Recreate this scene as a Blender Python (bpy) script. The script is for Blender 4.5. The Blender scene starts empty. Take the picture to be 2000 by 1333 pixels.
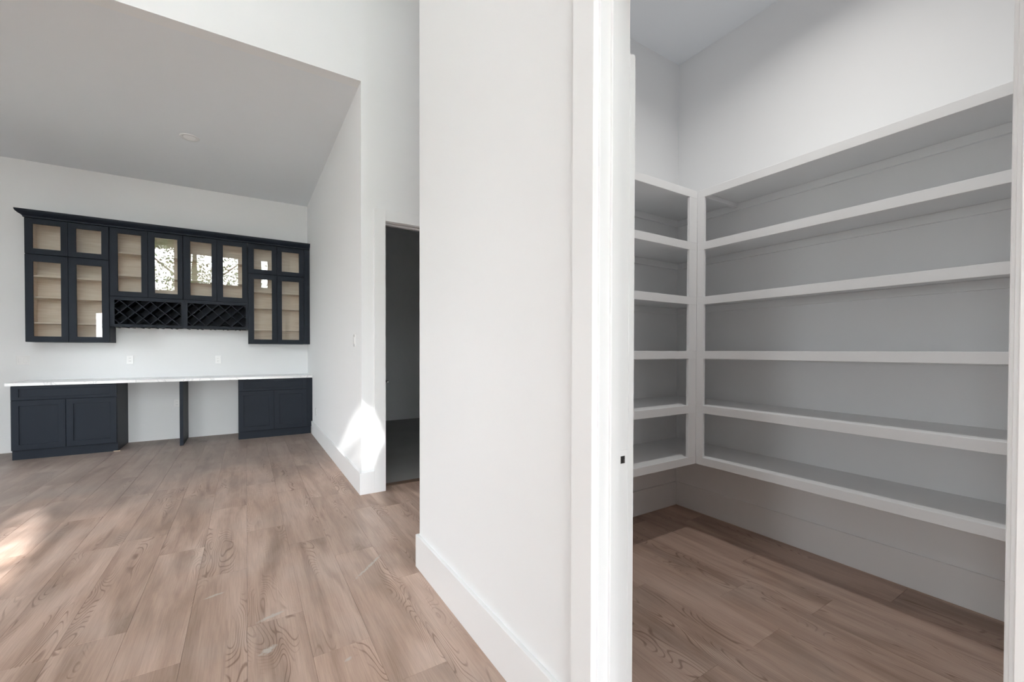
import bpy, bmesh, math, random
from mathutils import Vector, Matrix
random.seed(7)
S = bpy.context.scene
C = S.collection

# ------------------------------------------------------------------ camera
CAM_H = 1.30
F_PX, YAW, PITCH, ROLL, CY = 827.94, 0.5607, -0.0121, 0.0023, 695.07
fw = Vector((math.sin(YAW)*math.cos(PITCH), math.cos(YAW)*math.cos(PITCH), math.sin(PITCH)))
rt0 = Vector((math.cos(YAW), -math.sin(YAW), 0))
up0 = rt0.cross(fw)
rt = rt0*math.cos(ROLL) + up0*math.sin(ROLL)
up = -rt0*math.sin(ROLL) + up0*math.cos(ROLL)
cd = bpy.data.cameras.new('camera'); cam = bpy.data.objects.new('camera', cd); C.objects.link(cam)
m = Matrix((rt, up, -fw)).transposed().to_4x4(); m.translation = (0, 0, CAM_H)
cam.matrix_world = m
cd.sensor_width = 36; cd.lens = F_PX/2000*36; cd.shift_y = (CY-666.5)/2000
cd.clip_start = .02; cd.clip_end = 300
S.camera = cam

# ------------------------------------------------------------------ view, sky, sun
vs = S.view_settings
vs.view_transform = 'Standard'; vs.look = 'None'; vs.gamma = 1; vs.use_curve_mapping = False
vs.exposure = 0.43
SKY = 23.0
SUN = 18.0
w = bpy.data.worlds.new('sky'); S.world = w; w.use_nodes = True
nt = w.node_tree; nt.nodes.clear()
out = nt.nodes.new('ShaderNodeOutputWorld'); bg = nt.nodes.new('ShaderNodeBackground')
tc = nt.nodes.new('ShaderNodeTexCoord'); sx = nt.nodes.new('ShaderNodeSeparateXYZ'); rp = nt.nodes.new('ShaderNodeValToRGB')
nt.links.new(tc.outputs['Generated'], sx.inputs[0]); nt.links.new(sx.outputs['Z'], rp.inputs[0])
rp.color_ramp.elements[0].position = 0.0; rp.color_ramp.elements[0].color = (.925, .965, 1, 1)
rp.color_ramp.elements[1].position = 1.0; rp.color_ramp.elements[1].color = (.865, .93, 1, 1)
nt.links.new(rp.outputs[0], bg.inputs[0]); bg.inputs[1].default_value = SKY
nt.links.new(bg.outputs[0], out.inputs[0])
S.cycles.max_bounces = 12; S.cycles.diffuse_bounces = 8; S.cycles.transparent_max_bounces = 16
S.cycles.sample_clamp_indirect = 8; S.cycles.caustics_reflective = False; S.cycles.caustics_refractive = False

SUNX, SUNZ = .15, -.44           # sun travels (.15, 1, -.44)
sl = bpy.data.lights.new('sun', 'SUN'); so = bpy.data.objects.new('sun', sl); C.objects.link(so)
sl.energy = SUN; sl.angle = math.radians(.42); sl.color = (1, .975, .95)
so.rotation_euler = Vector((SUNX, 1, SUNZ)).to_track_quat('-Z', 'Y').to_euler(); so.location = (-4, -16, 9)

# ------------------------------------------------------------------ materials
def srgb(h):
    h = h.lstrip('#'); r = [int(h[i:i+2], 16)/255 for i in (0, 2, 4)]
    return tuple((c/12.92 if c <= .04045 else ((c+.055)/1.055)**2.4) for c in r) + (1,)
MATS = {}
def mat(name, col, rough=.5, spec=.5, bump=0, bscale=200, metal=0, var=0):
    m = bpy.data.materials.new(name); m.use_nodes = True; n = m.node_tree.nodes; l = m.node_tree.links
    b = n['Principled BSDF']
    b.inputs['Base Color'].default_value = col if len(col) == 4 else tuple(col)+(1,)
    b.inputs['Roughness'].default_value = rough; b.inputs['Metallic'].default_value = metal
    b.inputs['Specular IOR Level'].default_value = spec
    g = n.new('ShaderNodeNewGeometry')
    if bump:
        t = n.new('ShaderNodeTexNoise'); t.inputs['Scale'].default_value = bscale; t.inputs['Detail'].default_value = 3
        l.new(g.outputs['Position'], t.inputs['Vector'])
        bp = n.new('ShaderNodeBump'); bp.inputs['Strength'].default_value = bump; bp.inputs['Distance'].default_value = .002
        l.new(t.outputs['Fac'], bp.inputs['Height']); l.new(bp.outputs[0], b.inputs['Normal'])
    if var:
        t = n.new('ShaderNodeTexNoise'); t.inputs['Scale'].default_value = 1.7; t.inputs['Detail'].default_value = 4
        l.new(g.outputs['Position'], t.inputs['Vector'])
        h = n.new('ShaderNodeHueSaturation'); h.inputs['Color'].default_value = b.inputs['Base Color'].default_value
        mr = n.new('ShaderNodeMapRange'); mr.inputs[3].default_value = 1-var; mr.inputs[4].default_value = 1+var
        l.new(t.outputs['Fac'], mr.inputs[0]); l.new(mr.outputs[0], h.inputs['Value']); l.new(h.outputs[0], b.inputs['Base Color'])
    MATS[name] = m; return m
WALL = mat('wall_paint', (.838, .848, .858), .65, .3, bump=.08, bscale=350, var=.012)
CEIL = mat('ceiling_paint', (.815, .845, .878), .8, .2, bump=.08, bscale=300, var=.012)
TRIM = mat('trim_paint', (.845, .852, .86), .38, .45, bump=.04, bscale=120, var=.01)
SHELFP = mat('shelf_paint', (.838, .848, .858), .5, .4, bump=.05, bscale=150, var=.012)
NAVY = mat('navy_cabinet_paint', (.0130, .0178, .0265), .5, .17, bump=.05, bscale=260, var=.06)
PLATE = mat('white_plastic', (.86, .86, .86), .25, .5, var=.01)
DARK = mat('dark_slot', (.02, .02, .02), .5, .4, var=.05)
NICKEL = mat('satin_nickel', (.35, .34, .33), .32, .5, metal=1, var=.05)
ALU = mat('window_frame_black', (.04, .04, .045), .4, .5, var=.05)
LENS = mat('lamp_lens', (.9, .9, .9), .4, .5, var=.01)
BARK = mat('tree_bark', (.12, .085, .06), .9, .2, bump=.6, bscale=30, var=.2)
LEAF = mat('tree_leaf', (.10, .17, .06), .6, .4, var=.3)
GRASS = mat('dry_grass_ground', (.34, .34, .30), .9, .2, bump=.6, bscale=30, var=.25)
CONC = mat('grey_slab', (.36, .36, .355), .7, .3, bump=.15, bscale=60, var=.15)
THRESH = mat('threshold_wood', (.17, .11, .08), .45, .4, var=.1)
CHIP = mat('raw_pine', (.72, .58, .42), .6, .3, var=.08)
DOORP = mat('hall_door_paint', (.55, .55, .55), .45, .4, var=.01)

def wood_light():
    m = mat('maple_interior', (.60, .47, .35), .5, .35)
    n = m.node_tree.nodes; l = m.node_tree.links; b = n['Principled BSDF']
    g = n.new('ShaderNodeNewGeometry'); mp = n.new('ShaderNodeMapping'); mp.inputs['Scale'].default_value = (3, 3, 40)
    mp.inputs['Rotation'].default_value = (0, 1.5708, 0)
    t = n.new('ShaderNodeTexNoise'); t.inputs['Scale'].default_value = 1.5; t.inputs['Detail'].default_value = 5
    r = n.new('ShaderNodeValToRGB'); r.color_ramp.elements[0].color = (.77, .65, .52, 1); r.color_ramp.elements[1].color = (.92, .82, .70, 1)
    r.color_ramp.elements[0].position = .3; r.color_ramp.elements[1].position = .7
    l.new(g.outputs['Position'], mp.inputs[0]); l.new(mp.outputs[0], t.inputs['Vector']); l.new(t.outputs['Fac'], r.inputs[0]); l.new(r.outputs[0], b.inputs['Base Color'])
    return m
MAPLE = wood_light()

def quartz():
    m = mat('white_quartz', (.86, .86, .86), .15, .5)
    n = m.node_tree.nodes; l = m.node_tree.links; b = n['Principled BSDF']
    g = n.new('ShaderNodeNewGeometry')
    t = n.new('ShaderNodeTexNoise'); t.inputs['Scale'].default_value = 2.2; t.inputs['Detail'].default_value = 4; t.inputs['Distortion'].default_value = 1.5
    l.new(g.outputs['Position'], t.inputs['Vector'])
    r = n.new('ShaderNodeValToRGB'); e = r.color_ramp.elements
    e[0].position = .485; e[0].color = (.88, .88, .88, 1); e[1].position = .515; e[1].color = (.88, .88, .88, 1)
    k = e.new(.5); k.color = (.66, .66, .67, 1)
    l.new(t.outputs['Fac'], r.inputs[0]); l.new(r.outputs[0], b.inputs['Base Color'])
    return m
QUARTZ = quartz()

def glass():
    m = bpy.data.materials.new('clear_glass'); m.use_nodes = True; n = m.node_tree.nodes; l = m.node_tree.links
    n.clear(); o = n.new('ShaderNodeOutputMaterial'); mx = n.new('ShaderNodeMixShader'); fr = n.new('ShaderNodeFresnel'); fr.inputs[0].default_value = 1.5
    t = n.new('ShaderNodeBsdfTransparent'); t.inputs[0].default_value = (.985, .99, .988, 1)
    gl = n.new('ShaderNodeBsdfGlossy'); gl.inputs['Roughness'].default_value = 0.0
    l.new(fr.outputs[0], mx.inputs[0]); l.new(t.outputs[0], mx.inputs[1]); l.new(gl.outputs[0], mx.inputs[2]); l.new(mx.outputs[0], o.inputs[0])
    return m
GLASS = glass()

def plank_mat():
    m = bpy.data.materials.new('vinyl_oak_plank'); m.use_nodes = True; n = m.node_tree.nodes; l = m.node_tree.links
    b = n['Principled BSDF']
    def N(t, **k):
        x = n.new(t)
        for a, v in k.items(): setattr(x, a, v)
        return x
    def val(node, i, v): node.inputs[i].default_value = v; return node
    g = N('ShaderNodeNewGeometry'); oi = N('ShaderNodeObjectInfo')
    tco = N('ShaderNodeTexCoord')
    # random offset per plank
    rv = N('ShaderNodeTexWhiteNoise', noise_dimensions='1D'); l.new(oi.outputs['Random'], rv.inputs['W'])
    off = N('ShaderNodeVectorMath', operation='SCALE'); l.new(rv.outputs['Color'], off.inputs[0]); off.inputs['Scale'].default_value = 37
    pos = N('ShaderNodeVectorMath', operation='ADD'); l.new(tco.outputs['Object'], pos.inputs[0]); l.new(off.outputs[0], pos.inputs[1])
    def mapped(scale, src=pos):
        q = N('ShaderNodeVectorMath', operation='MULTIPLY'); l.new(src.outputs[0], q.inputs[0]); q.inputs[1].default_value = scale; return q
    def noise(scale, detail, s, dist=0, rough=.5):
        q = mapped(scale); t = N('ShaderNodeTexNoise'); t.inputs['Scale'].default_value = s; t.inputs['Detail'].default_value = detail
        t.inputs['Distortion'].default_value = dist; t.inputs['Roughness'].default_value = rough; l.new(q.outputs[0], t.inputs['Vector']); return t
    def ramp(src, stops):
        r = N('ShaderNodeValToRGB'); e = r.color_ramp.elements
        while len(e) < len(stops): e.new(.5)
        for k, (p, c) in zip(e, stops): k.position = p; k.color = c if len(c) == 4 else tuple(c)+(1,)
        l.new(src, r.inputs[0]); return r
    def mix(a, c, f, mode='MIX'):
        x = N('ShaderNodeMix', data_type='RGBA', blend_type=mode)
        if isinstance(f, float): x.inputs[0].default_value = f
        else: l.new(f, x.inputs[0])
        for i, s in ((6, a), (7, c)):
            if isinstance(s, tuple): x.inputs[i].default_value = s
            else: l.new(s, x.inputs[i])
        return x
    def math_(op, a, bb):
        x = N('ShaderNodeMath', operation=op)
        for i, s in ((0, a), (1, bb)):
            if isinstance(s, (int, float)): x.inputs[i].default_value = s
            else: l.new(s, x.inputs[i])
        return x
    # broad tone streaks along the board
    n1 = noise((7, 1.1, 1), 3, 1.0, .6)
    base = ramp(n1.outputs['Fac'], [(.28, PL_A), (.45, PL_B), (.58, PL_C), (.75, PL_D)])
    # fine grain lines
    n2 = noise((190, 5.0, 1), 4, 1.0, .3, .7)
    f2 = ramp(n2.outputs['Fac'], [(.35, (.80, .79, .78)), (.6, (1.04, 1.04, 1.04))])
    c = mix(base.outputs[0], f2.outputs[0], .75, 'MULTIPLY')
    # cathedral grain: rings of a stretched noise, only where a mask lets them show
    n3 = noise((7.0, 1.5, 1), 1.2, 1.0, .25)
    k = math_('MULTIPLY', n3.outputs['Fac'], 170.0); sn = math_('SINE', k.outputs[0], 0)
    rg = ramp(sn.outputs[0], [(.0, (1, 1, 1)), (.55, (1, 1, 1)), (1.0, (.50, .44, .40))])
    mk = noise((9, .9, 1), 2, 1.0, .0); mr = ramp(mk.outputs['Fac'], [(.54, (0, 0, 0)), (.63, (1, 1, 1))])
    c = mix(c.outputs[2], mix((1, 1, 1, 1), rg.outputs[0], mr.outputs[0]).outputs[2], .9, 'MULTIPLY')
    # darker heart streaks
    n4 = noise((11, 1.3, 1), 3, 1.0, .8); st = ramp(n4.outputs['Fac'], [(.58, (1, 1, 1)), (.75, (.68, .63, .60))])
    c = mix(c.outputs[2], st.outputs[0], .75, 'MULTIPLY')
    # per-plank tone
    pt = N('ShaderNodeMapRange'); pt.inputs[3].default_value = .92; pt.inputs[4].default_value = 1.06; l.new(oi.outputs['Random'], pt.inputs[0])
    hs = N('ShaderNodeHueSaturation'); l.new(c.outputs[2], hs.inputs['Color']); l.new(pt.outputs[0], hs.inputs['Value'])
    # construction dust, in world space
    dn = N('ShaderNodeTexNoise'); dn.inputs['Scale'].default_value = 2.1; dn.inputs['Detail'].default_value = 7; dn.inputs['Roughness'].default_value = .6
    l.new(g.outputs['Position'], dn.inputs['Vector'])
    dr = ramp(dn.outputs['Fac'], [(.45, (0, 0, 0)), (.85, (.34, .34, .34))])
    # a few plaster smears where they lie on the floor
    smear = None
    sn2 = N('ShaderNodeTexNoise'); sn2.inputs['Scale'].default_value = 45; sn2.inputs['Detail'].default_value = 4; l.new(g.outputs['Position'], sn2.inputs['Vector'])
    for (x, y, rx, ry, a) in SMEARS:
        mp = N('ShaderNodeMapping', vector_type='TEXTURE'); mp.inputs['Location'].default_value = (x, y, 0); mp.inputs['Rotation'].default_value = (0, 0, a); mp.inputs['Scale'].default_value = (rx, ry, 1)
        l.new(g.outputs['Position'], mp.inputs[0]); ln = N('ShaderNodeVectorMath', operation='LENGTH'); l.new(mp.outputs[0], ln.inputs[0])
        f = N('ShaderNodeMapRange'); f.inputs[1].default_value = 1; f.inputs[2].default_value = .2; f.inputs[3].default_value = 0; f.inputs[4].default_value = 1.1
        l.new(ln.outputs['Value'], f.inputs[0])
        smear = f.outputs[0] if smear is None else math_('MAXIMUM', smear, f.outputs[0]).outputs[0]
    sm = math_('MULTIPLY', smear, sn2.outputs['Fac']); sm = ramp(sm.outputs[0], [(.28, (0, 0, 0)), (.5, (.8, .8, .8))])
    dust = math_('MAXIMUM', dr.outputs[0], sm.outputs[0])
    # grey sheen in front of the cabinets, painted into the colour with a ragged edge
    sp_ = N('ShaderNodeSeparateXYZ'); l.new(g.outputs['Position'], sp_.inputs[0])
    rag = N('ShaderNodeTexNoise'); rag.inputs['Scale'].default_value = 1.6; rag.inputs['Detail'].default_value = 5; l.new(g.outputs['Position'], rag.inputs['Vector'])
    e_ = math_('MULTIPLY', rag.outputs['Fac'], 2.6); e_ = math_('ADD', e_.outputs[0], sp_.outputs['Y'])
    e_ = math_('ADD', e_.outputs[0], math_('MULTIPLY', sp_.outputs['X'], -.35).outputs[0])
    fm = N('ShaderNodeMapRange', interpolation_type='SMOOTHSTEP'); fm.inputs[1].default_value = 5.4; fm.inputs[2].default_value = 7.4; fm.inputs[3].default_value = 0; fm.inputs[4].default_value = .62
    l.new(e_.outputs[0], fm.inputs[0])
    sheen_tint = mix(hs.outputs[0], (.20, .175, .165, 1), fm.outputs[0])
    cc = mix(sheen_tint.outputs[2], (.52, .49, .46, 1), dust.outputs[0])
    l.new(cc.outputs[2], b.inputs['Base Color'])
    rr = N('ShaderNodeMapRange'); rr.inputs[3].default_value = .36; rr.inputs[4].default_value = .62; l.new(dn.outputs['Fac'], rr.inputs[0]); rr.inputs[1].default_value = .3; rr.inputs[2].default_value = .7
    l.new(rr.outputs[0], b.inputs['Roughness']); b.inputs['Specular IOR Level'].default_value = .4
    bp = N('ShaderNodeBump'); bp.inputs['Strength'].default_value = .25; bp.inputs['Distance'].default_value = .001
    l.new(n2.outputs['Fac'], bp.inputs['Height']); l.new(bp.outputs[0], b.inputs['Normal'])
    return m
PL_A, PL_B, PL_C, PL_D = (.335, .231, .178), (.455, .322, .256), (.555, .406, .331), (.640, .488, .404)
SMEARS = [(.075, 2.10, .07, .04, .5), (.36, 1.86, .03, .02, .4), (.10, 2.36, .12, .03, .35), (.62, 2.60, .02, .3, -.75), (-.15, 2.72, .1, .02, .3)]
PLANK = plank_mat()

# ------------------------------------------------------------------ helpers
def tag(o, label=None, cat=None, group=None, kind=None):
    if label: o['label'] = label
    if cat: o['category'] = cat
    if group: o['group'] = group
    if kind: o['kind'] = kind
    return o
def thing(name, label, cat, loc=(0, 0, 0), group=None):
    o = bpy.data.objects.new(name, None); C.objects.link(o); o.location = loc; o.empty_display_size = .1
    return tag(o, label, cat, group)
class MB:
    def __init__(s): s.bm = bmesh.new()
    def box(s, x0, x1, y0, y1, z0, z1, mi=0):
        v = [s.bm.verts.new(p) for p in ((x0, y0, z0), (x1, y0, z0), (x1, y1, z0), (x0, y1, z0), (x0, y0, z1), (x1, y0, z1), (x1, y1, z1), (x0, y1, z1))]
        for f in ((0, 3, 2, 1), (4, 5, 6, 7), (0, 1, 5, 4), (1, 2, 6, 5), (2, 3, 7, 6), (3, 0, 4, 7)):
            s.bm.faces.new([v[i] for i in f]).material_index = mi
        return s
    def prism(s, pts, ax, a, b):
        """polygon pts (2-D) extruded along axis ax from a to b; pts are in the other two axes in order"""
        def P(p, t):
            return {0: (t, p[0], p[1]), 1: (p[0], t, p[1]), 2: (p[0], p[1], t)}[ax]
        A = [s.bm.verts.new(P(p, a)) for p in pts]; B = [s.bm.verts.new(P(p, b)) for p in pts]
        s.bm.faces.new(A); s.bm.faces.new(B[::-1])
        for i in range(len(pts)):
            j = (i+1) % len(pts); s.bm.faces.new((A[i], B[i], B[j], A[j]))
        return s
    def ring(s, profile, n=32, c=(0, 0, 0), smooth=True):
        """lathe about Z of (r, z)"""
        rows = []
        for r, z in profile:
            rows.append([s.bm.verts.new((c[0]+r*math.cos(2*math.pi*i/n), c[1]+r*math.sin(2*math.pi*i/n), c[2]+z)) for i in range(n)] if r > 1e-6 else [s.bm.verts.new((c[0], c[1], c[2]+z))])
        for a, b in zip(rows, rows[1:]):
            for i in range(n):
                j = (i+1) % n
                q = [a[i % len(a)], a[j % len(a)], b[j % len(b)], b[i % len(b)]]
                u = []
                for v in q:
                    if v not in u: u.append(v)
                if len(u) > 2:
                    f = s.bm.faces.new(u); f.smooth = smooth
        return s
    def build(s, name, mats, parent=None, bevel=0, loc=None, xf=None):
        bm = s.bm
        if bevel:
            bmesh.ops.bevel(bm, geom=[e for e in bm.edges], offset=bevel, segments=1, profile=.5, affect='EDGES', clamp_overlap=True)
        bmesh.ops.recalc_face_normals(bm, faces=bm.faces)
        if xf: bm.transform(xf)
        me = bpy.data.meshes.new(name); 
        if loc: bm.transform(Matrix.Translation([-v for v in loc]))
        bm.to_mesh(me); bm.free()
        for q in (mats if isinstance(mats, (list, tuple)) else [mats]): me.materials.append(q)
        o = bpy.data.objects.new(name, me); C.objects.link(o)
        if loc: o.location = loc
        if parent:
            o.parent = parent
            # coordinates above are world coordinates: undo the parents' offset
            pl = Vector((0, 0, 0)); q = parent
            while q: pl += Vector(q.location); q = q.parent
            o.location = Vector(o.location) - pl
        return o
def struct(name, mb, m, label, parent=None, bevel=0):
    o = mb.build(name, m, parent, bevel)
    if not parent: tag(o, label, kind='structure')
    return o

# ------------------------------------------------------------------ plan (metres)
X1, YB, YC, YN = .878, 7.851, 3.938, 2.4345       # side wall face, nook back wall, hall wall, pantry block corner
ZC, ZM = 3.696, 7.3                                # low ceilings, main ceiling
XP, YP, ZP = 3.094, 2.299, 3.700                   # pantry walls and ceiling
XL, YR = -5.5, -5.0                                # far-left and rear walls
NL = -4.2                                          # left wall of the nook
DO0, DO1, DZ = .107, .936, 2.50                    # pantry doorway (rough)
HX0, HX1, HZ = 1.077, 1.905, 2.498                 # hall doorway (rough)
BH = .194                                          # baseboard height

# ------------------------------------------------------------------ setting
struct('wall_back', MB().box(NL-.12, X1+.12, YB, YB+.12, 0, ZC+.1), WALL, 'white wall behind the navy cabinets')

struct('wall_nook_right', MB().box(X1, X1+.12, YC+.12, YB, 0, ZC+.1), WALL, 'white side wall at the right of the navy cabinets')
mb = MB()
mb.box(XL, NL-.12, YC, YC+.12, 0, ZM).box(NL-.12, X1, YC, YC+.12, ZC, ZM).box(X1, HX0, YC, YC+.12, 0, ZM).box(HX0, HX1, YC, YC+.12, HZ, ZM).box(HX1, 3.4, YC, YC+.12, 0, ZM)
struct('wall_hall', mb, WALL, 'bright tall white wall over the nook and around the dark doorway')
mb = MB()
mb.box(X1, X1+.12, DO1, YN, 0, ZM).box(X1, X1+.12, DO0, DO1, DZ, ZM).box(X1, X1+.12, YR, DO0, 0, ZM)
struct('wall_right', mb, WALL, 'tall white wall beside the pantry doorway')
struct('wall_pantry_back', MB().box(X1+.12, 3.4, YP, YN, 0, ZM), WALL, 'white pantry wall behind the short left shelves')
struct('wall_pantry_right', MB().box(XP, XP+.12, -.72, YP, 0, ZP+.1), WALL, 'white pantry wall behind the long shelves')
struct('wall_pantry_front', MB().box(X1+.12, XP, -.72, -.6, 0, ZP+.1), WALL, 'white pantry wall beside the camera')
struct('wall_hall_end', MB().box(3.4, 3.52, YP, YC+.12, 0, ZM), WALL, 'white wall at the end of the short hall')
struct('ceiling_nook', MB().box(NL-.12, X1+.12, YC+.12, YB+.12, ZC, ZC+.1), CEIL, 'flat grey-lit white ceiling over the cabinet nook')
struct('ceiling_pantry', MB().box(X1+.12, XP+.12, -.72, YP, ZP, ZP+.1), CEIL, 'white ceiling of the pantry')
struct('ceiling_main', MB().box(XL-.12, 3.52, YR-.12, YC+.12, ZM, ZM+.1), CEIL, 'high white ceiling of the main room')
# rear room behind the hall door
struct('wall_rear_room_back', MB().box(X1+.12, 4.6, 7.83, 7.95, 0, ZC+.1), WALL, 'wall of the unlit room seen through the hall doorway')
struct('wall_rear_room_right', MB().box(4.6, 4.72, YC+.12, 7.95, 0, ZC+.1), WALL, 'side wall of the unlit room')
struct('ceiling_rear_room', MB().box(X1+.12, 4.72, YC+.12, 7.95, ZC, ZC+.1), CEIL, 'ceiling of the unlit room')
struct('wall_rear_room_front', MB().box(3.52, 4.72, YC, YC+.12, 0, ZC+.1), WALL, 'front wall of the unlit room')

# rear and left walls with windows (behind the camera, some reflected in the cabinet glass, others added for light)
RW = [(-3.05, -2.20, 3.45, 5.45), (-1.80, -.20, 3.80, 4.98), (.50, .82, 3.80, 4.98), (-2.6, .8, 5.60, 7.05), (-4.45, -3.6, .0001, 2.62), (-1.9, .8, .0001, 1.68)]  # high clerestory and wide low window are unseen, added to brighten the room
added_left_windows = [(-1.3, -.3, 1.0, 2.0)]  # unseen window added to light the pantry through its doorway
nook_windows = [(5.5, 6.2, .0001, 2.45)]
def holed(u0, u1, z0, z1, holes):
    us = sorted({u0, u1, *[h[0] for h in holes], *[h[1] for h in holes]}); zs = sorted({z0, z1, *[h[2] for h in holes], *[h[3] for h in holes]})
    for a, b in zip(us, us[1:]):
        for c, d in zip(zs, zs[1:]):
            cu, cz = (a+b)/2, (c+d)/2
            if not any(h[0] < cu < h[1] and h[2] < cz < h[3] for h in holes): yield a, b, c, d
mb = MB()
for a, b, c, d in holed(XL-.12, X1+.12, 0, ZM, RW): mb.box(a, b, YR-.12, YR, c, d)
struct('wall_rear', mb, WALL, 'white wall with high windows behind the camera')
mb = MB()
for a, b, c, d in holed(YR, YC+.12, 0, ZM, added_left_windows): mb.box(XL-.12, XL, a, b, c, d)
struct('wall_left', mb, WALL, 'white wall at the far left of the main room, its window added for light')
mb = MB()
for a, b, c, d in holed(YC, YB, 0, ZC+.1, nook_windows): mb.box(NL-.12, NL, a, b, c, d)
struct('wall_nook_left', mb, WALL, 'white left wall of the cabinet nook')
k = 1
for h, isrear, wx in [(h, True, XL) for h in RW]+[(h, False, XL) for h in added_left_windows]+[(h, False, NL) for h in nook_windows]:
    a, b, c, d = h; c = max(c, .0)
    t = .05
    mb = MB(); gb = MB()
    def bx(M_, u0, u1, z0, z1, p0, p1):
        if isrear: M_.box(u0, u1, YR-p1, YR-p0, z0, z1)
        else: M_.box(wx-p1, wx-p0, u0, u1, z0, z1)
    bx(mb, a, a+t, c, d, .02, .10); bx(mb, b-t, b, c, d, .02, .10); bx(mb, a+t, b-t, c, c+t, .02, .10); bx(mb, a+t, b-t, d-t, d, .02, .10)
    if b-a > 1.2: bx(mb, (a+b)/2-.03, (a+b)/2+.03, c+t, d-t, .03, .09)
    f = mb.build('window_%d' % k, TRIM); tag(f, 'white framed window number %d of a set partly added for light, outside the picture' % k, kind='structure')
    bx(gb, a+t, b-t, c+t, d-t, .055, .061); gb.build('pane', GLASS, f)
    # sky portal: only guides light sampling through the opening
    L = bpy.data.lights.new('sky_portal', 'AREA'); L.shape = 'RECTANGLE'; L.size = b-a; L.size_y = d-c; L.cycles.is_portal = True
    lo = bpy.data.objects.new('sky_portal', L); C.objects.link(lo)
    if isrear: lo.location = ((a+b)/2, YR-.13, (c+d)/2); lo.rotation_euler = Vector((0, 1, 0)).to_track_quat('-Z', 'Z').to_euler()
    else: lo.location = (wx-.13, (a+b)/2, (c+d)/2); lo.rotation_euler = Vector((1, 0, 0)).to_track_quat('-Z', 'Z').to_euler()
    k += 1

# floors --------------------------------------------------------------
fl = struct('floor', MB().box(XL-.12, 3.52, YR-.12, YB+.12, -.12, -.006), CONC, 'brown vinyl oak plank floor')
struct('floor_rear_room', MB().box(X1+.12, 4.72, 4.125, 7.95, -.006, -.001), CONC, 'grey floor of the unlit room')
struct('ground', MB().box(-60, 60, -80, 40, -.5, -.35), GRASS, 'dry grass outside the house')
PWID, PLEN = .2355, 1.22
ENDS = {0: 2.325, 1: 1.950, 2: 2.850, 3: 2.377, -1: 2.960, -2: 4.650, -3: 2.580, -4: 3.748, 9: 1.30, 10: .97, 8: 1.00}
def plank(name, x0, x1, y0, y1, parent):
    """board with chamfered long edges; origin at its own centre"""
    cx, cy = (x0+x1)/2, (y0+y1)/2; hx, hy = (x1-x0)/2-.0002, (y1-y0)/2-.0002; c = .0008
    key = (round(hx, 4), round(hy, 4))
    if key not in plank.cache:
        bm = bmesh.new()
        lo = [bm.verts.new(p) for p in ((-hx, -hy, -.006), (hx, -hy, -.006), (hx, hy, -.006), (-hx, hy, -.006))]
        mi = [bm.verts.new(p) for p in ((-hx, -hy, -.0012), (hx, -hy, -.0012), (hx, hy, -.0012), (-hx, hy, -.0012))]
        hi = [bm.verts.new(p) for p in ((-hx+c, -hy+c, 0), (hx-c, -hy+c, 0), (hx-c, hy-c, 0), (-hx+c, hy-c, 0))]
        bm.faces.new(hi); bm.faces.new(lo[::-1])
        for i in range(4):
            j = (i+1) % 4; bm.faces.new((lo[i], lo[j], mi[j], mi[i])); bm.faces.new((mi[i], mi[j], hi[j], hi[i]))
        me = bpy.data.meshes.new('plank'); bm.to_mesh(me); bm.free(); me.materials.append(PLANK); plank.cache[key] = me
    o = bpy.data.objects.new(name, plank.cache[key]); C.objects.link(o); o.location = (cx, cy, random.uniform(-.0003, .0003)); o.parent = parent
    return o
plank.cache = {}
hid = MB()
rs = random.Random(3)
def lay(xa, xb, ya, yb, hidden=False):
    for i in range(math.floor(xa/PWID)-1, math.ceil(xb/PWID)+1):
        x0, x1 = max(xa, i*PWID), min(xb, (i+1)*PWID)
        if x1-x0 < .01: continue
        e = ENDS.get(i, None)
        if e is None: ENDS[i] = e = 2.3+((i*.47+.13) % 1)*PLEN
        y = e-math.ceil((e-ya)/PLEN)*PLEN
        while y < yb:
            y0, y1 = max(y, ya), min(y+PLEN, yb)
            if y1-y0 > .004:
                if hidden: hid.box(x0+.0005, x1-.0005, y0+.0005, y1-.0005, -.006, 0)
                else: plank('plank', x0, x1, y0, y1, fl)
            y += PLEN
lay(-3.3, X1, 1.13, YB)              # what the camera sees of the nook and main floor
lay(X1, 3.3, YN, 4.055)              # hall
lay(X1+.12, XP, .05, YP)             # pantry
lay(X1, X1+.12, DO0, DO1)            # doorway strip
lay(-3.3, X1, YR, 1.13, True); lay(XL, -3.3, YR, YC, True); lay(NL, -3.3, YC, YB, True); lay(X1+.12, XP, -.6, .05, True)
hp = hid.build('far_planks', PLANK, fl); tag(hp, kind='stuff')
struct('trim_1', MB().box(HX0+.018, HX1-.018, 4.04, 4.125, -.006, .006), THRESH, 'brown threshold strip under the hall doorway', bevel=.003)

# baseboards ----------------------------------------------------------
struct('baseboard_nook_right', MB().box(X1-.019, X1, YC-.0003, 7.245, 0, BH).box(X1-.0195, .9875, YC-.019, YC-.0005, 0, BH), TRIM, 'tall white baseboard along the nook side wall and round its corner', bevel=.0015)
struct('baseboard_right', MB().box(X1-.019, X1, 1.0185, YN+.019, 0, BH).box(X1, 3.4, YN, YN+.019, 0, BH), TRIM, 'tall white baseboard along the wall beside the pantry', bevel=.0015)
struct('baseboard_back', MB().box(NL, -2.318, YB-.016, YB, 0, BH), TRIM, 'white baseboard left of the navy base cabinet', bevel=.0015)
struct('baseboard_pantry_right', MB().box(XP-.016, XP, -.6, YP, 0, BH), TRIM, 'tall white baseboard under the long pantry shelves', bevel=.002)
struct('baseboard_pantry_back', MB().box(1.02, XP-.016, YP-.016, YP, 0, BH), TRIM, 'tall white baseboard under the short pantry shelves', bevel=.002)
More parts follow.
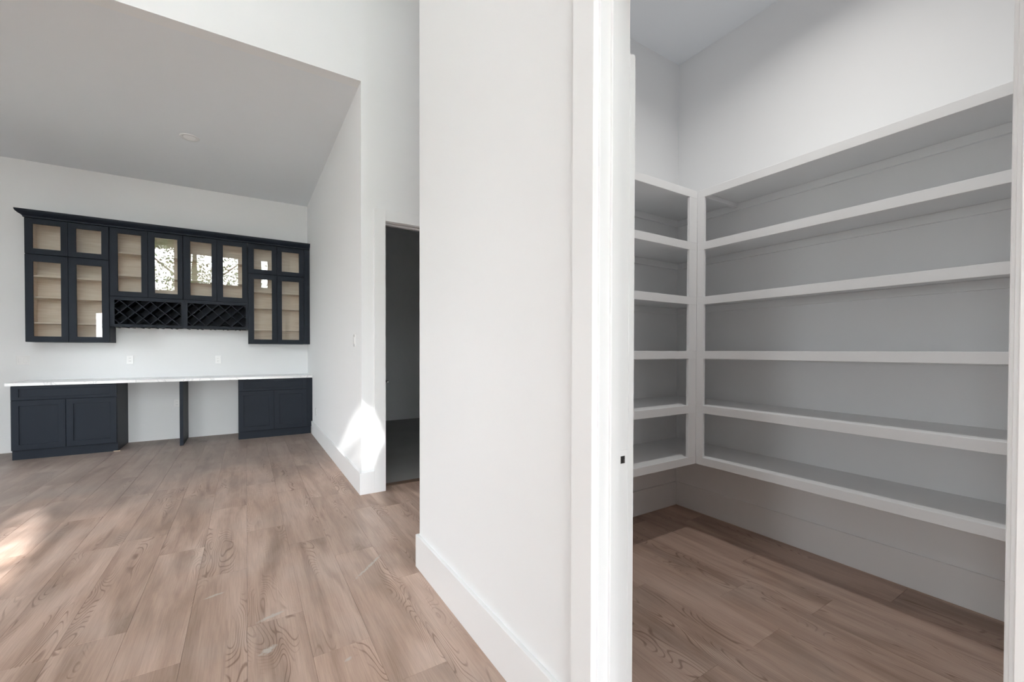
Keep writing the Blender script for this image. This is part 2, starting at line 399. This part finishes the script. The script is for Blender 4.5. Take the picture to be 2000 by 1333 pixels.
struct('baseboard_nook_left', MB().box(NL, NL+.016, YC, YB-.016, 0, BH), TRIM, 'white baseboard of the nook left wall', bevel=.002)

# hall doorway --------------------------------------------------------
cs = MB()
cs.box(.988, 1.090, YC-.019, YC, BH*0, 2.590).box(1.090, 1.892, YC-.019, YC, 2.485, 2.590).box(1.892, 1.995, YC-.019, YC, 0, 2.590)
struct('trim_2', cs, TRIM, 'flat white casing around the dark hall doorway', bevel=.0015)
jb = MB()
jb.box(HX0, HX0+.018, YC, YC+.12, 0, HZ).box(HX1-.018, HX1, YC, YC+.12, 0, HZ).box(HX0+.018, HX1-.018, YC, YC+.12, HZ-.018, HZ)
jb.box(HX0+.018, HX0+.029, YC+.055, YC+.09, 0, HZ-.018).box(HX1-.029, HX1-.018, YC+.055, YC+.09, 0, HZ-.018).box(HX0+.029, HX1-.029, YC+.055, YC+.09, HZ-.029, HZ-.018)
struct('trim_3', jb, TRIM, 'white jamb and door stop inside the hall doorway', bevel=.001)
# open hall door, swung into the unlit room
dr = thing('door_1', None, None, (HX0+.02, YC+.125, 0)); dr['kind'] = 'structure'; dr['label'] = 'door standing open inside the unlit room, only its lever showing'
a = math.radians(16.3); DW = .76
R = Matrix.Translation((HX0+.022, YC+.125, 0)) @ Matrix.Rotation(-a, 4, 'Z')
# slab runs along +Y from the hinge
d = MB(); d.box(-.035, 0, 0, DW, .012, 2.45); d.build('slab', DOORP, dr, bevel=.002, xf=R)
lv = MB(); lv.ring([(0, 0), (.027, 0), (.027, .008), (.012, .012), (.010, .045), (0, .045)], 20); 
lo_ = R @ Matrix.Translation((0, DW-.065, .955)) @ Matrix.Rotation(math.radians(90), 4, 'Y')
lv.build('rosette', NICKEL, dr, xf=lo_)
lv = MB(); lv.box(.036, .052, DW-.175, DW-.055, .945, .965); lv.build('lever', NICKEL, dr, bevel=.005, xf=R)

# pantry doorway ------------------------------------------------------
XF = X1-.020
cs = MB()
cs.box(XF, X1, .9250, 1.018, 0, 2.59).box(XF, X1, .025, .118, 0, 2.59).box(XF, X1, .118, .925, 2.487, 2.59)
struct('trim_4', cs, TRIM, 'flat white casing around the pantry doorway on the room side', bevel=.0015)
jb = MB()
jb.box(X1, X1+.124, DO1-.018, DO1, 0, DZ).box(X1, X1+.124, DO0, DO0+.018, 0, DZ).box(X1, X1+.124, DO0+.018, DO1-.018, DZ-.018, DZ)
struct('trim_5', jb, TRIM, 'white jamb of the pantry doorway', bevel=.001)
st = MB()
for y0, y1 in ((DO1-.028, DO1-.018), (DO0+.018, DO0+.028)): st.box(.918, .952, y0, y1, 0, DZ-.018)
st.box(.918, .952, DO0+.028, DO1-.028, DZ-.028, DZ-.018)
struct('trim_6', st, TRIM, 'white door stop on the pantry jamb', bevel=.0015)
struct('trim_7', MB().box(X1+.1245, X1+.150, .9190, 1.018, 0, 2.215), TRIM, 'white inner casing strip just inside the pantry', bevel=.0015)
sp = thing('strike_plate', 'white painted strike plate with a dark latch hole on the pantry door jamb', 'strike plate', (.975, .917, .965))
yj = DO1-.018
p = MB()
for a_, b_, c_, d_ in holed(.957, .997, .935, .995, [(.968, .987, .954, .977)]): p.box(a_, b_, yj-.0016, yj, c_, d_)
p.build('plate', TRIM, sp)
MB().box(.968, .987, yj-.0006, yj-.0001, .954, .977).build('latch_hole', DARK, sp)
MB().box(.979, .9845, yj-.0014, yj-.0006, .956, .966).build('striker_lip', NICKEL, sp)

# ------------------------------------------------------------------ pantry shelving
SX, SY = 2.663, 1.822
ZS = [.511, .870, 1.246, 1.620, 1.996, 2.356]; FH = .053; FT = .019
long_ = thing('pantry_shelving', 'long run of six white shelves on the right pantry wall', 'shelves', (2.88, 1.0, 0))
short_ = thing('pantry_shelving', 'short run of six white shelves on the back pantry wall beside the jamb', 'shelves', (1.9, 2.06, 0))
long_['group'] = short_['group'] = 'built-in pantry shelves'
for z in ZS:
    s = MB().box(SX+FT, XP, -.6, YP, z+FH-.019, z+FH).build('shelf', SHELFP, long_, bevel=.0008)
    MB().box(SX, SX+FT, -.6, SY-.0, z, z+FH).build('face_strip', SHELFP, s, bevel=.0012)
    MB().box(XP-.019, XP, -.6, YP-.001, z+FH-.069, z+FH-.0195).build('cleat', SHELFP, long_, bevel=.0015)
    s = MB().box(X1+.121, SX+FT-.0005, SY+FT, YP, z+FH-.019, z+FH).build('shelf', SHELFP, short_, bevel=.0008)
    MB().box(X1+.121, SX, SY, SY+FT, z, z+FH).build('face_strip', SHELFP, s, bevel=.0012)
    MB().box(X1+.121, XP-.02, YP-.019, YP, z+FH-.069, z+FH-.0195).build('cleat', SHELFP, short_, bevel=.0015)

MB().box(SX+FT+.001, XP-.02, 1.775, 1.800, ZS[-1]+FH-.050, ZS[-1]+FH-.0195).build('cleat', SHELFP, long_, bevel=.0015)
# corner post in pieces between the face strips
for z0, z1 in zip(ZS, ZS[1:]):
    MB().box(SX, SX+FT, 1.768, SY, z0+FH, z1).build('post', SHELFP, long_, bevel=.0012)
    MB().box(2.579, SX+.0, SY, SY+FT, z0+FH, z1).build('post', SHELFP, short_, bevel=.0012)

# ------------------------------------------------------------------ upper cabinets
YU = 7.533; DT = .020; UB, UT, CB = 1.392, 2.918, 2.008
def glass_door(parent, x0, x1, z0, z1, gx0, gx1, gz0, gz1, name='door'):
    m_ = MB()
    for a_, b_, c_, d_ in holed(x0, x1, z0, z1, [(gx0, gx1, gz0, gz1)]): m_.box(a_, b_, YU, YU+DT, c_, d_)
    bm = m_.bm; bmesh.ops.remove_doubles(bm, verts=bm.verts, dist=1e-5)
    seen = {}
    for f in list(bm.faces):
        kk = tuple(sorted(v.index for v in f.verts))
    bm.verts.index_update(); dup = {}
    for f in bm.faces: dup.setdefault(frozenset(v.index for v in f.verts), []).append(f)
    bmesh.ops.delete(bm, geom=[f for fs in dup.values() if len(fs) > 1 for f in fs], context='FACES_ONLY')
    d_ = m_.build(name, NAVY, parent)
    bv = d_.modifiers.new('b', 'BEVEL'); bv.width = .0015; bv.segments = 1; bv.limit_method = 'ANGLE'
    MB().box(gx0-.004, gx1+.004, YU+.011, YU+.014, gz0-.004, gz1+.004).build('glass_pane', GLASS, d_)
    return d_
def carcass(parent, x0, x1, z0, z1, div=(), mid=0.0):
    y0, t = YU+DT+.001, .016
    m_ = MB().box(x0, x0+t, y0, YB, z0, z1).box(x1-t, x1, y0, YB, z0, z1).box(x0+t, x1-t, y0, YB, z0, z0+t).box(x0+t, x1-t, y0, YB, z1-t, z1).box(x0+t, x1-t, YB-.006, YB, z0+t, z1-t)
    fr = .030   # face frame
    m_.box(x0+t, x0+fr, y0, y0+.018, z0+t, z1-t).box(x1-fr, x1-t, y0, y0+.018, z0+t, z1-t)
    for zz in div: m_.box(x0+fr, x1-fr, y0, y0+.018, zz-.012, zz+.012)
    m_.box(mid-.014, mid+.014, y0+.0004, y0+.0176, z0+t, z1-t)
    m_.build('carcass', NAVY, parent)
    i = t+.0005; q = .002
    n_ = MB().box(x0+i, x0+i+q, y0+.019, YB-.007, z0+i, z1-i).box(x1-i-q, x1-i, y0+.019, YB-.007, z0+i, z1-i)
    n_.box(x0+i, x1-i, y0+.019, YB-.007, z0+i, z0+i+q).box(x0+i, x1-i, y0+.019, YB-.007, z1-i-q, z1-i).box(x0+i, x1-i, YB-.009, YB-.0065, z0+i, z1-i)
    for zz in div: n_.box(x0+i, x1-i, y0+.0185, YB-.009, zz-.009, zz+.009)
    n_.build('interior_lining', MAPLE, parent)
def shelves(parent, x0, x1, zs):
    for z in zs: MB().box(x0+.019, x1-.019, YU+.055, YB-.010, z-.009, z+.009).build('shelf', MAPLE, parent, bevel=.001)
tl = thing('wall_cabinet', 'tall navy glass-door wall cabinet at the left end of the upper run', 'cabinet', (-1.895, 7.7, UB), 'navy glass-door wall cabinets')
carcass(tl, -2.277, -1.514, UB, UT, (2.472,), -1.898); shelves(tl, -2.277, -1.514, (1.630, 1.950, 2.212))
glass_door(tl, -2.276, -1.900, UB+.001, 2.466, -2.206, -1.964, 1.462, 2.382); glass_door(tl, -1.896, -1.518, UB+.001, 2.466, -1.824, -1.588, 1.462, 2.382)
glass_door(tl, -2.276, -1.900, 2.474, 2.906, -2.206, -1.964, 2.541, 2.842); glass_door(tl, -1.896, -1.518, 2.474, 2.906, -1.824, -1.588, 2.541, 2.842)
tr = thing('wall_cabinet', 'tall navy glass-door wall cabinet at the right end, against the side wall', 'cabinet', (.44, 7.7, UB), 'navy glass-door wall cabinets')
carcass(tr, .032, .795, UB, UT, (2.460,), .415); shelves(tr, .032, .795, (1.610, 1.945, 2.190))
glass_door(tr, .036, .413, UB+.001, 2.454, .109, .345, 1.460, 2.380); glass_door(tr, .417, .791, UB+.001, 2.454, .482, .722, 1.460, 2.380)
glass_door(tr, .036, .413, 2.462, 2.906, .109, .345, 2.526, 2.836); glass_door(tr, .417, .791, 2.462, 2.906, .482, .722, 2.526, 2.836)
MB().box(.796, .877, YU+.006, YU+.025, UB, UT).build('filler_strip', NAVY, tr, bevel=.001)
c1 = thing('wall_cabinet', 'short navy glass-door wall cabinet over the left wine rack', 'cabinet', (-1.13, 7.7, CB), 'navy glass-door wall cabinets')
carcass(c1, -1.512, -.746, CB, UT, (), -1.125); shelves(c1, -1.512, -.746, (2.296, 2.596))
glass_door(c1, -1.507, -1.127, CB+.001, 2.906, -1.430, -1.193, 2.076, 2.841); glass_door(c1, -1.123, -.749, CB+.001, 2.906, -1.052, -.806, 2.076, 2.841)
c2 = thing('wall_cabinet', 'short navy glass-door wall cabinet over the right wine rack', 'cabinet', (-.36, 7.7, CB), 'navy glass-door wall cabinets')
carcass(c2, -.744, .030, CB, UT, (), -.351); shelves(c2, -.744, .030, (2.296, 2.596))
glass_door(c2, -.740, -.353, CB+.001, 2.906, -.663, -.415, 2.076, 2.841); glass_door(c2, -.349, .022, CB+.001, 2.906, -.279, -.043, 2.076, 2.841)

# wine racks
def clip(poly, x0, x1, z0, z1):
    for ax, lim, sg in ((0, x0, 1), (0, x1, -1), (1, z0, 1), (1, z1, -1)):
        outp = []
        for i in range(len(poly)):
            a_, b_ = poly[i], poly[(i+1) % len(poly)]
            ia, ib = (a_[ax]-lim)*sg >= 0, (b_[ax]-lim)*sg >= 0
            if ia: outp.append(a_)
            if ia != ib:
                t_ = (lim-a_[ax])/(b_[ax]-a_[ax]); outp.append((a_[0]+t_*(b_[0]-a_[0]), a_[1]+t_*(b_[1]-a_[1])))
        poly = outp
        if not poly: return poly
    return poly
def wine_rack(label, x0, x1, fx0, fx1, zt, zb, loc):
    r = thing('wine_rack', label, 'wine rack', loc, 'lattice wine racks')
    Y0 = YU+.014
    f = MB()
    for a_, b_, c_, d_ in holed(x0, x1, 1.606, CB-.001, [(fx0, fx1, zb, zt)]): f.box(a_, b_, Y0, Y0+.019, c_, d_)
    f.build('face_frame', NAVY, r)
    MB().box(x0, x0+.016, Y0+.0195, YB, 1.606, CB-.001).build('side_panel', NAVY, r); MB().box(x1-.016, x1, Y0+.0195, YB, 1.606, CB-.001).build('side_panel', NAVY, r)
    MB().box(x0+.016, x1-.016, YB-.008, YB, 1.606, CB-.001).build('back_panel', NAVY, r)
    px, th = .1565, .0048
    ix0, ix1, iz0, iz1 = x0+.017, x1-.017, 1.596, CB-.003
    for sgn in (1, -1):
        k_ = -6
        while k_ < 12:
            # line z = zt + sgn*(x - xc)
            xc = fx0+.048+k_*px
            q = th*1.414
            pts = [(xc-2, zt-2*sgn-q), (xc+2, zt+2*sgn-q), (xc+2, zt+2*sgn+q), (xc-2, zt-2*sgn+q)]
            pc = clip(pts, ix0, ix1, iz0, iz1)
            if len(pc) >= 3 and max(p_[0] for p_ in pc)-min(p_[0] for p_ in pc) > .03:
                MB().prism(pc, 1, Y0+.0200, YB-.009).build('lattice_slat', NAVY, r)
            k_ += 1
    return r
wine_rack('navy lattice wine rack under the left short cabinet', -1.512, -.742, -1.468, -.770, 1.960, 1.640, (-1.13, 7.7, 1.6))
wine_rack('navy lattice wine rack under the right short cabinet', -.741, .030, -.697, -.000, 1.962, 1.642, (-.36, 7.7, 1.6))

# crown moulding with a mitred return on the left
prof = [(-.004, 2.910), (.010, 2.914), (.012, 2.926), (.022, 2.936), (.042, 2.950), (.058, 2.968), (.064, 2.978), (.066, 2.990), (.066, 2.998), (-.004, 2.998)]
bm = bmesh.new(); rows = []
for o_, z in prof:
    rows.append([bm.verts.new((.877, YU-o_, z)), bm.verts.new((-2.277-o_, YU-o_, z)), bm.verts.new((-2.277-o_, YB-.001, z))])
n_ = len(prof)
for i in range(n_):
    a_, b_ = rows[i], rows[(i+1) % n_]
    for j in (0, 1): bm.faces.new((a_[j], a_[j+1], b_[j+1], b_[j]))
bm.faces.new([r_[0] for r_ in rows]); bm.faces.new([r_[2] for r_ in rows][::-1])
cm = MB(); cm.bm = bm
o = cm.build('crown_moulding', NAVY); tag(o, 'black-navy crown moulding along the top of the wall cabinets', 'moulding')

# ------------------------------------------------------------------ base cabinets and counter
YF = 7.243
def shaker(parent, name, x0, x1, z0, z1, st=.064, sz=None):
    sz = sz or st
    o = MB()
    for a_, b_, c_, d_ in holed(x0, x1, z0, z1, [(x0+st, x1-st, z0+sz, z1-sz)]): o.box(a_, b_, YF, YF+.019, c_, d_)
    bm = o.bm; bmesh.ops.remove_doubles(bm, verts=bm.verts, dist=1e-5); bm.verts.index_update(); dup = {}
    for f in bm.faces: dup.setdefault(frozenset(v.index for v in f.verts), []).append(f)
    bmesh.ops.delete(bm, geom=[f for fs in dup.values() if len(fs) > 1 for f in fs], context='FACES_ONLY')
    d_ = o.build(name, NAVY, parent)
    bv = d_.modifiers.new('b', 'BEVEL'); bv.width = .002; bv.segments = 1; bv.limit_method = 'ANGLE'
    MB().box(x0+st-.003, x1-st+.003, YF+.009, YF+.018, z0+sz-.003, z1-sz+.003).build('panel', NAVY, d_)
def base_cab(label, x0, x1, split, loc, filler=None):
    b = thing('base_cabinet', label, 'cabinet', loc, 'navy base cabinets')
    y0 = YF+.020; t = .018
    pr = [(y0, .113), (y0+.02, .113), (y0+.02, 0), (YB-.003, 0), (YB-.003, .871), (y0, .871)]
    for a_ in (x0, x1-t): MB().prism(pr, 0, a_, a_+t).build('side_panel', NAVY, b)
    MB().box(x0+t, x1-t, y0, YB-.01, .113, .131).box(x0+t, x1-t, YB-.012, YB-.004, .131, .871).box(x0+t, x1-t, y0, y0+.018, .68, .715).box(x0+t, x1-t, y0, y0+.018, .84, .871).box(split-.02, split+.02, y0, y0+.018, .131, .68).build('carcass', NAVY, b)
    MB().box(x0+t, x1-t, y0+.020, y0+.036, 0, .1125).build('toe_kick', NAVY, b)
    shaker(b, 'drawer_front', x0+.003, x1-.003, .7035, .866, .064, .034)
    shaker(b, 'door', x0+.003, split-.002, .116, .699); shaker(b, 'door', split+.002, x1-.003, .116, .699)
    if filler: MB().box(x1, filler, y0-.006, y0+.013, .113, .871).box(x1, filler-.022, y0+.02, y0+.036, 0, .113).build('filler_strip', NAVY, b)
    return b
base_cab('navy base cabinet with two shaker doors at the left end of the counter', -2.316, -1.395, -1.858, (-1.85, 7.5, 0))
base_cab('navy base cabinet with two shaker doors in the right corner under the counter', -.095, .803, .356, (.35, 7.5, 0), .877)
o = MB().box(-.762, -.724, 7.232, YB-.001, 0, .8715).build('support_panel', NAVY, bevel=.001); tag(o, 'upright navy support panel between the two open bays under the counter', 'panel')
o = MB().box(-2.352, X1-.001, 7.222, YB, .872, .906).build('countertop', QUARTZ, bevel=.002); tag(o, 'long white quartz countertop with faint grey veins', 'countertop')
o = MB().box(-1.435, -1.372, 7.262, 7.28, 0, .006).build('wood_shim', CHIP); tag(o, 'small pale wood shim on the floor at the foot of the left base cabinet', 'shim')

# ------------------------------------------------------------------ outlets, switches
def plate(name, label, cat, c, face, gang=1, kind='outlet'):
    """face: 'y' = on the back wall facing -Y, 'x' = on the side wall facing -X"""
    t = thing(name, label, cat, c, 'white outlets' if kind == 'outlet' else 'white light switches')
    w_, h_ = .070+.046*(gang-1), .115
    def bx(u0, u1, z0, z1, p0, p1, nm, m_, par, bev=0):
        if face == 'y': q = MB().box(c[0]+u0, c[0]+u1, c[1]-p1, c[1]-p0, c[2]+z0, c[2]+z1)
        else: q = MB().box(c[0]-p1, c[0]-p0, c[1]+u0, c[1]+u1, c[2]+z0, c[2]+z1)
        return q.build(nm, m_, par, bev)
    bx(-w_/2, w_/2, -h_/2, h_/2, 0, .006, 'cover_plate', PLATE, t, .002)
    for g in range(gang):
        u = (g-(gang-1)/2)*.046
        if kind == 'outlet':
            for dz in (-.0195, .0195):
                s = bx(u-.017, u+.017, dz-.014, dz+.014, .006, .0085, 'socket', PLATE, t, .001)
                for du in (-.0065, .0065): bx(u+du-.0012, u+du+.0012, dz-.004, dz+.006, .0084, .0089, 'slot', DARK, s)
        else:
            bx(u-.0165, u+.0165, -.033, .033, .006, .0105, 'rocker', PLATE, t, .002)
    return t
plate('light_switch', 'double white rocker switch on the back wall left of the cabinets', 'switch', (-2.392, YB, 1.162), 'y', 2, 'switch')
plate('power_outlet', 'white outlet above the counter over the left open bay', 'outlet', (-1.370, YB, 1.159), 'y')
plate('power_outlet', 'white outlet above the counter under the right wine rack', 'outlet', (-.358, YB, 1.150), 'y')
plate('power_outlet', 'white outlet below the counter just left of the support panel', 'outlet', (-.858, YB, .517), 'y')
plate('power_outlet', 'white outlet low on the side wall near the right base cabinet', 'outlet', (X1, 6.818, .390), 'x')
plate('light_switch', 'single white rocker switch on the nook side wall near its corner', 'switch', (X1, 4.215, 1.392), 'x', 1, 'switch')

# ------------------------------------------------------------------ recessed lights
def can(label, c, energy=0, r=.0925, lens=LENS):
    t = thing('recessed_light', label, 'ceiling light', c, 'recessed ceiling lights')
    MB().ring([(r, 0), (r, -.003), (r-.006, -.007), (r-.030, -.004), (r-.034, .0)], 40, c).build('trim_ring', PLATE, t)
    MB().ring([(r-.034, -.0005), (0, -.0025)], 40, c).build('lens', lens, t)
    return t
can('round white recessed light in the nook ceiling', (-.526, 6.006, ZC-.0005))
PCAN = (2.05, 1.03, ZP-.0005)
GLOW = mat('lit_lamp_lens', (.9, .9, .9), .4, .5, var=.01)
GLOW.node_tree.nodes['Principled BSDF'].inputs['Emission Color'].default_value = (1, .97, .93, 1)
GLOW.node_tree.nodes['Principled BSDF'].inputs['Emission Strength'].default_value = 4
can('round recessed light that lights the pantry, above the picture', PCAN, lens=GLOW)
L = bpy.data.lights.new('pantry_lamp', 'AREA'); L.shape = 'DISK'; L.size = .12; L.energy = 10.5; L.spread = math.radians(150); L.color = (1, .97, .93)
lo = bpy.data.objects.new('pantry_lamp', L); C.objects.link(lo); lo.location = (PCAN[0], PCAN[1], PCAN[2]-.012)

for lx, ly, where in ((-1.6, 1.4, 'front right'), (-1.6, -1.6, 'rear right'), (-3.8, 1.4, 'front left'), (-3.8, -1.6, 'rear left')):  # unseen fill lights added to brighten the main room floor
    can('unseen recessed light added as fill in the high main ceiling, '+where+', above the picture', (lx, ly, ZM-.0005), lens=GLOW)
    L = bpy.data.lights.new('main_fill_lamp', 'AREA'); L.shape = 'DISK'; L.size = .12; L.energy = 8; L.color = (1, .97, .93); L.spread = math.radians(110)
    lo = bpy.data.objects.new('main_fill_lamp', L); C.objects.link(lo); lo.location = (lx, ly, ZM-.015)

# ------------------------------------------------------------------ tree outside, with dense leaves added to block the sun
def inside(u, v, poly):
    c_ = False; j = len(poly)-1
    for i in range(len(poly)):
        if (poly[i][1] > v) != (poly[j][1] > v) and u < (poly[j][0]-poly[i][0])*(v-poly[i][1])/(poly[j][1]-poly[i][1])+poly[i][0]: c_ = not c_
        j = i
    return c_
SUN_GAPS = [[(.12, 2.58), (.26, 2.52), (.36, 2.42), (.43, 2.28), (.38, 2.05), (.28, 2.00), (.24, 2.15), (.12, 2.45)],  # openings cut in the added leaves to shape the sun patches
        [(-2.30, 2.18), (-2.10, 2.14), (-1.86, 1.80), (-1.64, 1.58), (-1.66, 1.48), (-1.82, 1.47), (-1.95, 1.62), (-2.12, 1.90)]]
for gap in SUN_GAPS:
    gu, gv = sum(p[0] for p in gap)/len(gap), sum(p[1] for p in gap)/len(gap)
    for n_ in range(len(gap)):
        du, dw = gap[n_][0]-gu, gap[n_][1]-gv; far = math.hypot(du, dw)
        gap[n_] = (gap[n_][0]+du/far*.055, gap[n_][1]+dw/far*.055)
tree = thing('tree', 'leafy tree reflected in the cabinet glass, its dense crown added to shape the sun', 'tree', (-2.2, -12, -.35))
bm = bmesh.new(); rt_ = random.Random(11)
def leaf(p, s):
    q = Matrix.Rotation(rt_.uniform(0, 6.28), 3, 'Z') @ Matrix.Rotation(rt_.uniform(0, 3.14), 3, 'X') @ Matrix.Rotation(rt_.uniform(0, 6.28), 3, 'Z')
    vv = [bm.verts.new(Vector(p)+q @ Vector(k_)*s) for k_ in ((-.5, -.1, 0), (0, -.32, 0), (.5, 0, 0), (0, .32, 0))]
    bm.faces.new(vv)
for i in range(70000):
    y = -12+rt_.uniform(-.8, .8); u = rt_.uniform(-3.7, 1.8); v = rt_.uniform(1.2, 5.05)
    if any(inside(u, v, g_) for g_ in SUN_GAPS) and rt_.random() > .03: continue
    leaf((u+SUNX*y, y, v-SUNZ*abs(y)), .15)
for i in range(2600):
    a_ = rt_.gauss(0, 1.6); leaf((-1.8+a_, -12+rt_.uniform(-1.0, 1.0), 5.0+rt_.gauss(0, .8)), .14)
cr = MB(); cr.bm = bm; o = cr.build('foliage', LEAF, tree); o['kind'] = 'stuff'
mbt = MB()
mbt.ring([(.24, 0), (.17, 1.0), (.12, 4.5), (.06, 8.6), (0, 8.8)], 10, (-2.2, -12, -.35)); mbt.build("trunk", BARK, tree)
for bx_, bz in ((-4.6, 8.2), (.0, 8.4), (-4.2, 6.2), (-.2, 6.0)):
    bm = bmesh.new(); a_ = Vector((-2.2, -12, bz-1.9)); b_ = Vector((bx_, -12, bz)); dv = (b_-a_)
    MBr = MB(); MBr.bm = bm; MBr.ring([(.07, 0), (.02, dv.length), (0, dv.length)], 7)
    MBr.build('branch', BARK, tree, xf=Matrix.Translation(a_) @ dv.to_track_quat('Z', 'Y').to_matrix().to_4x4())
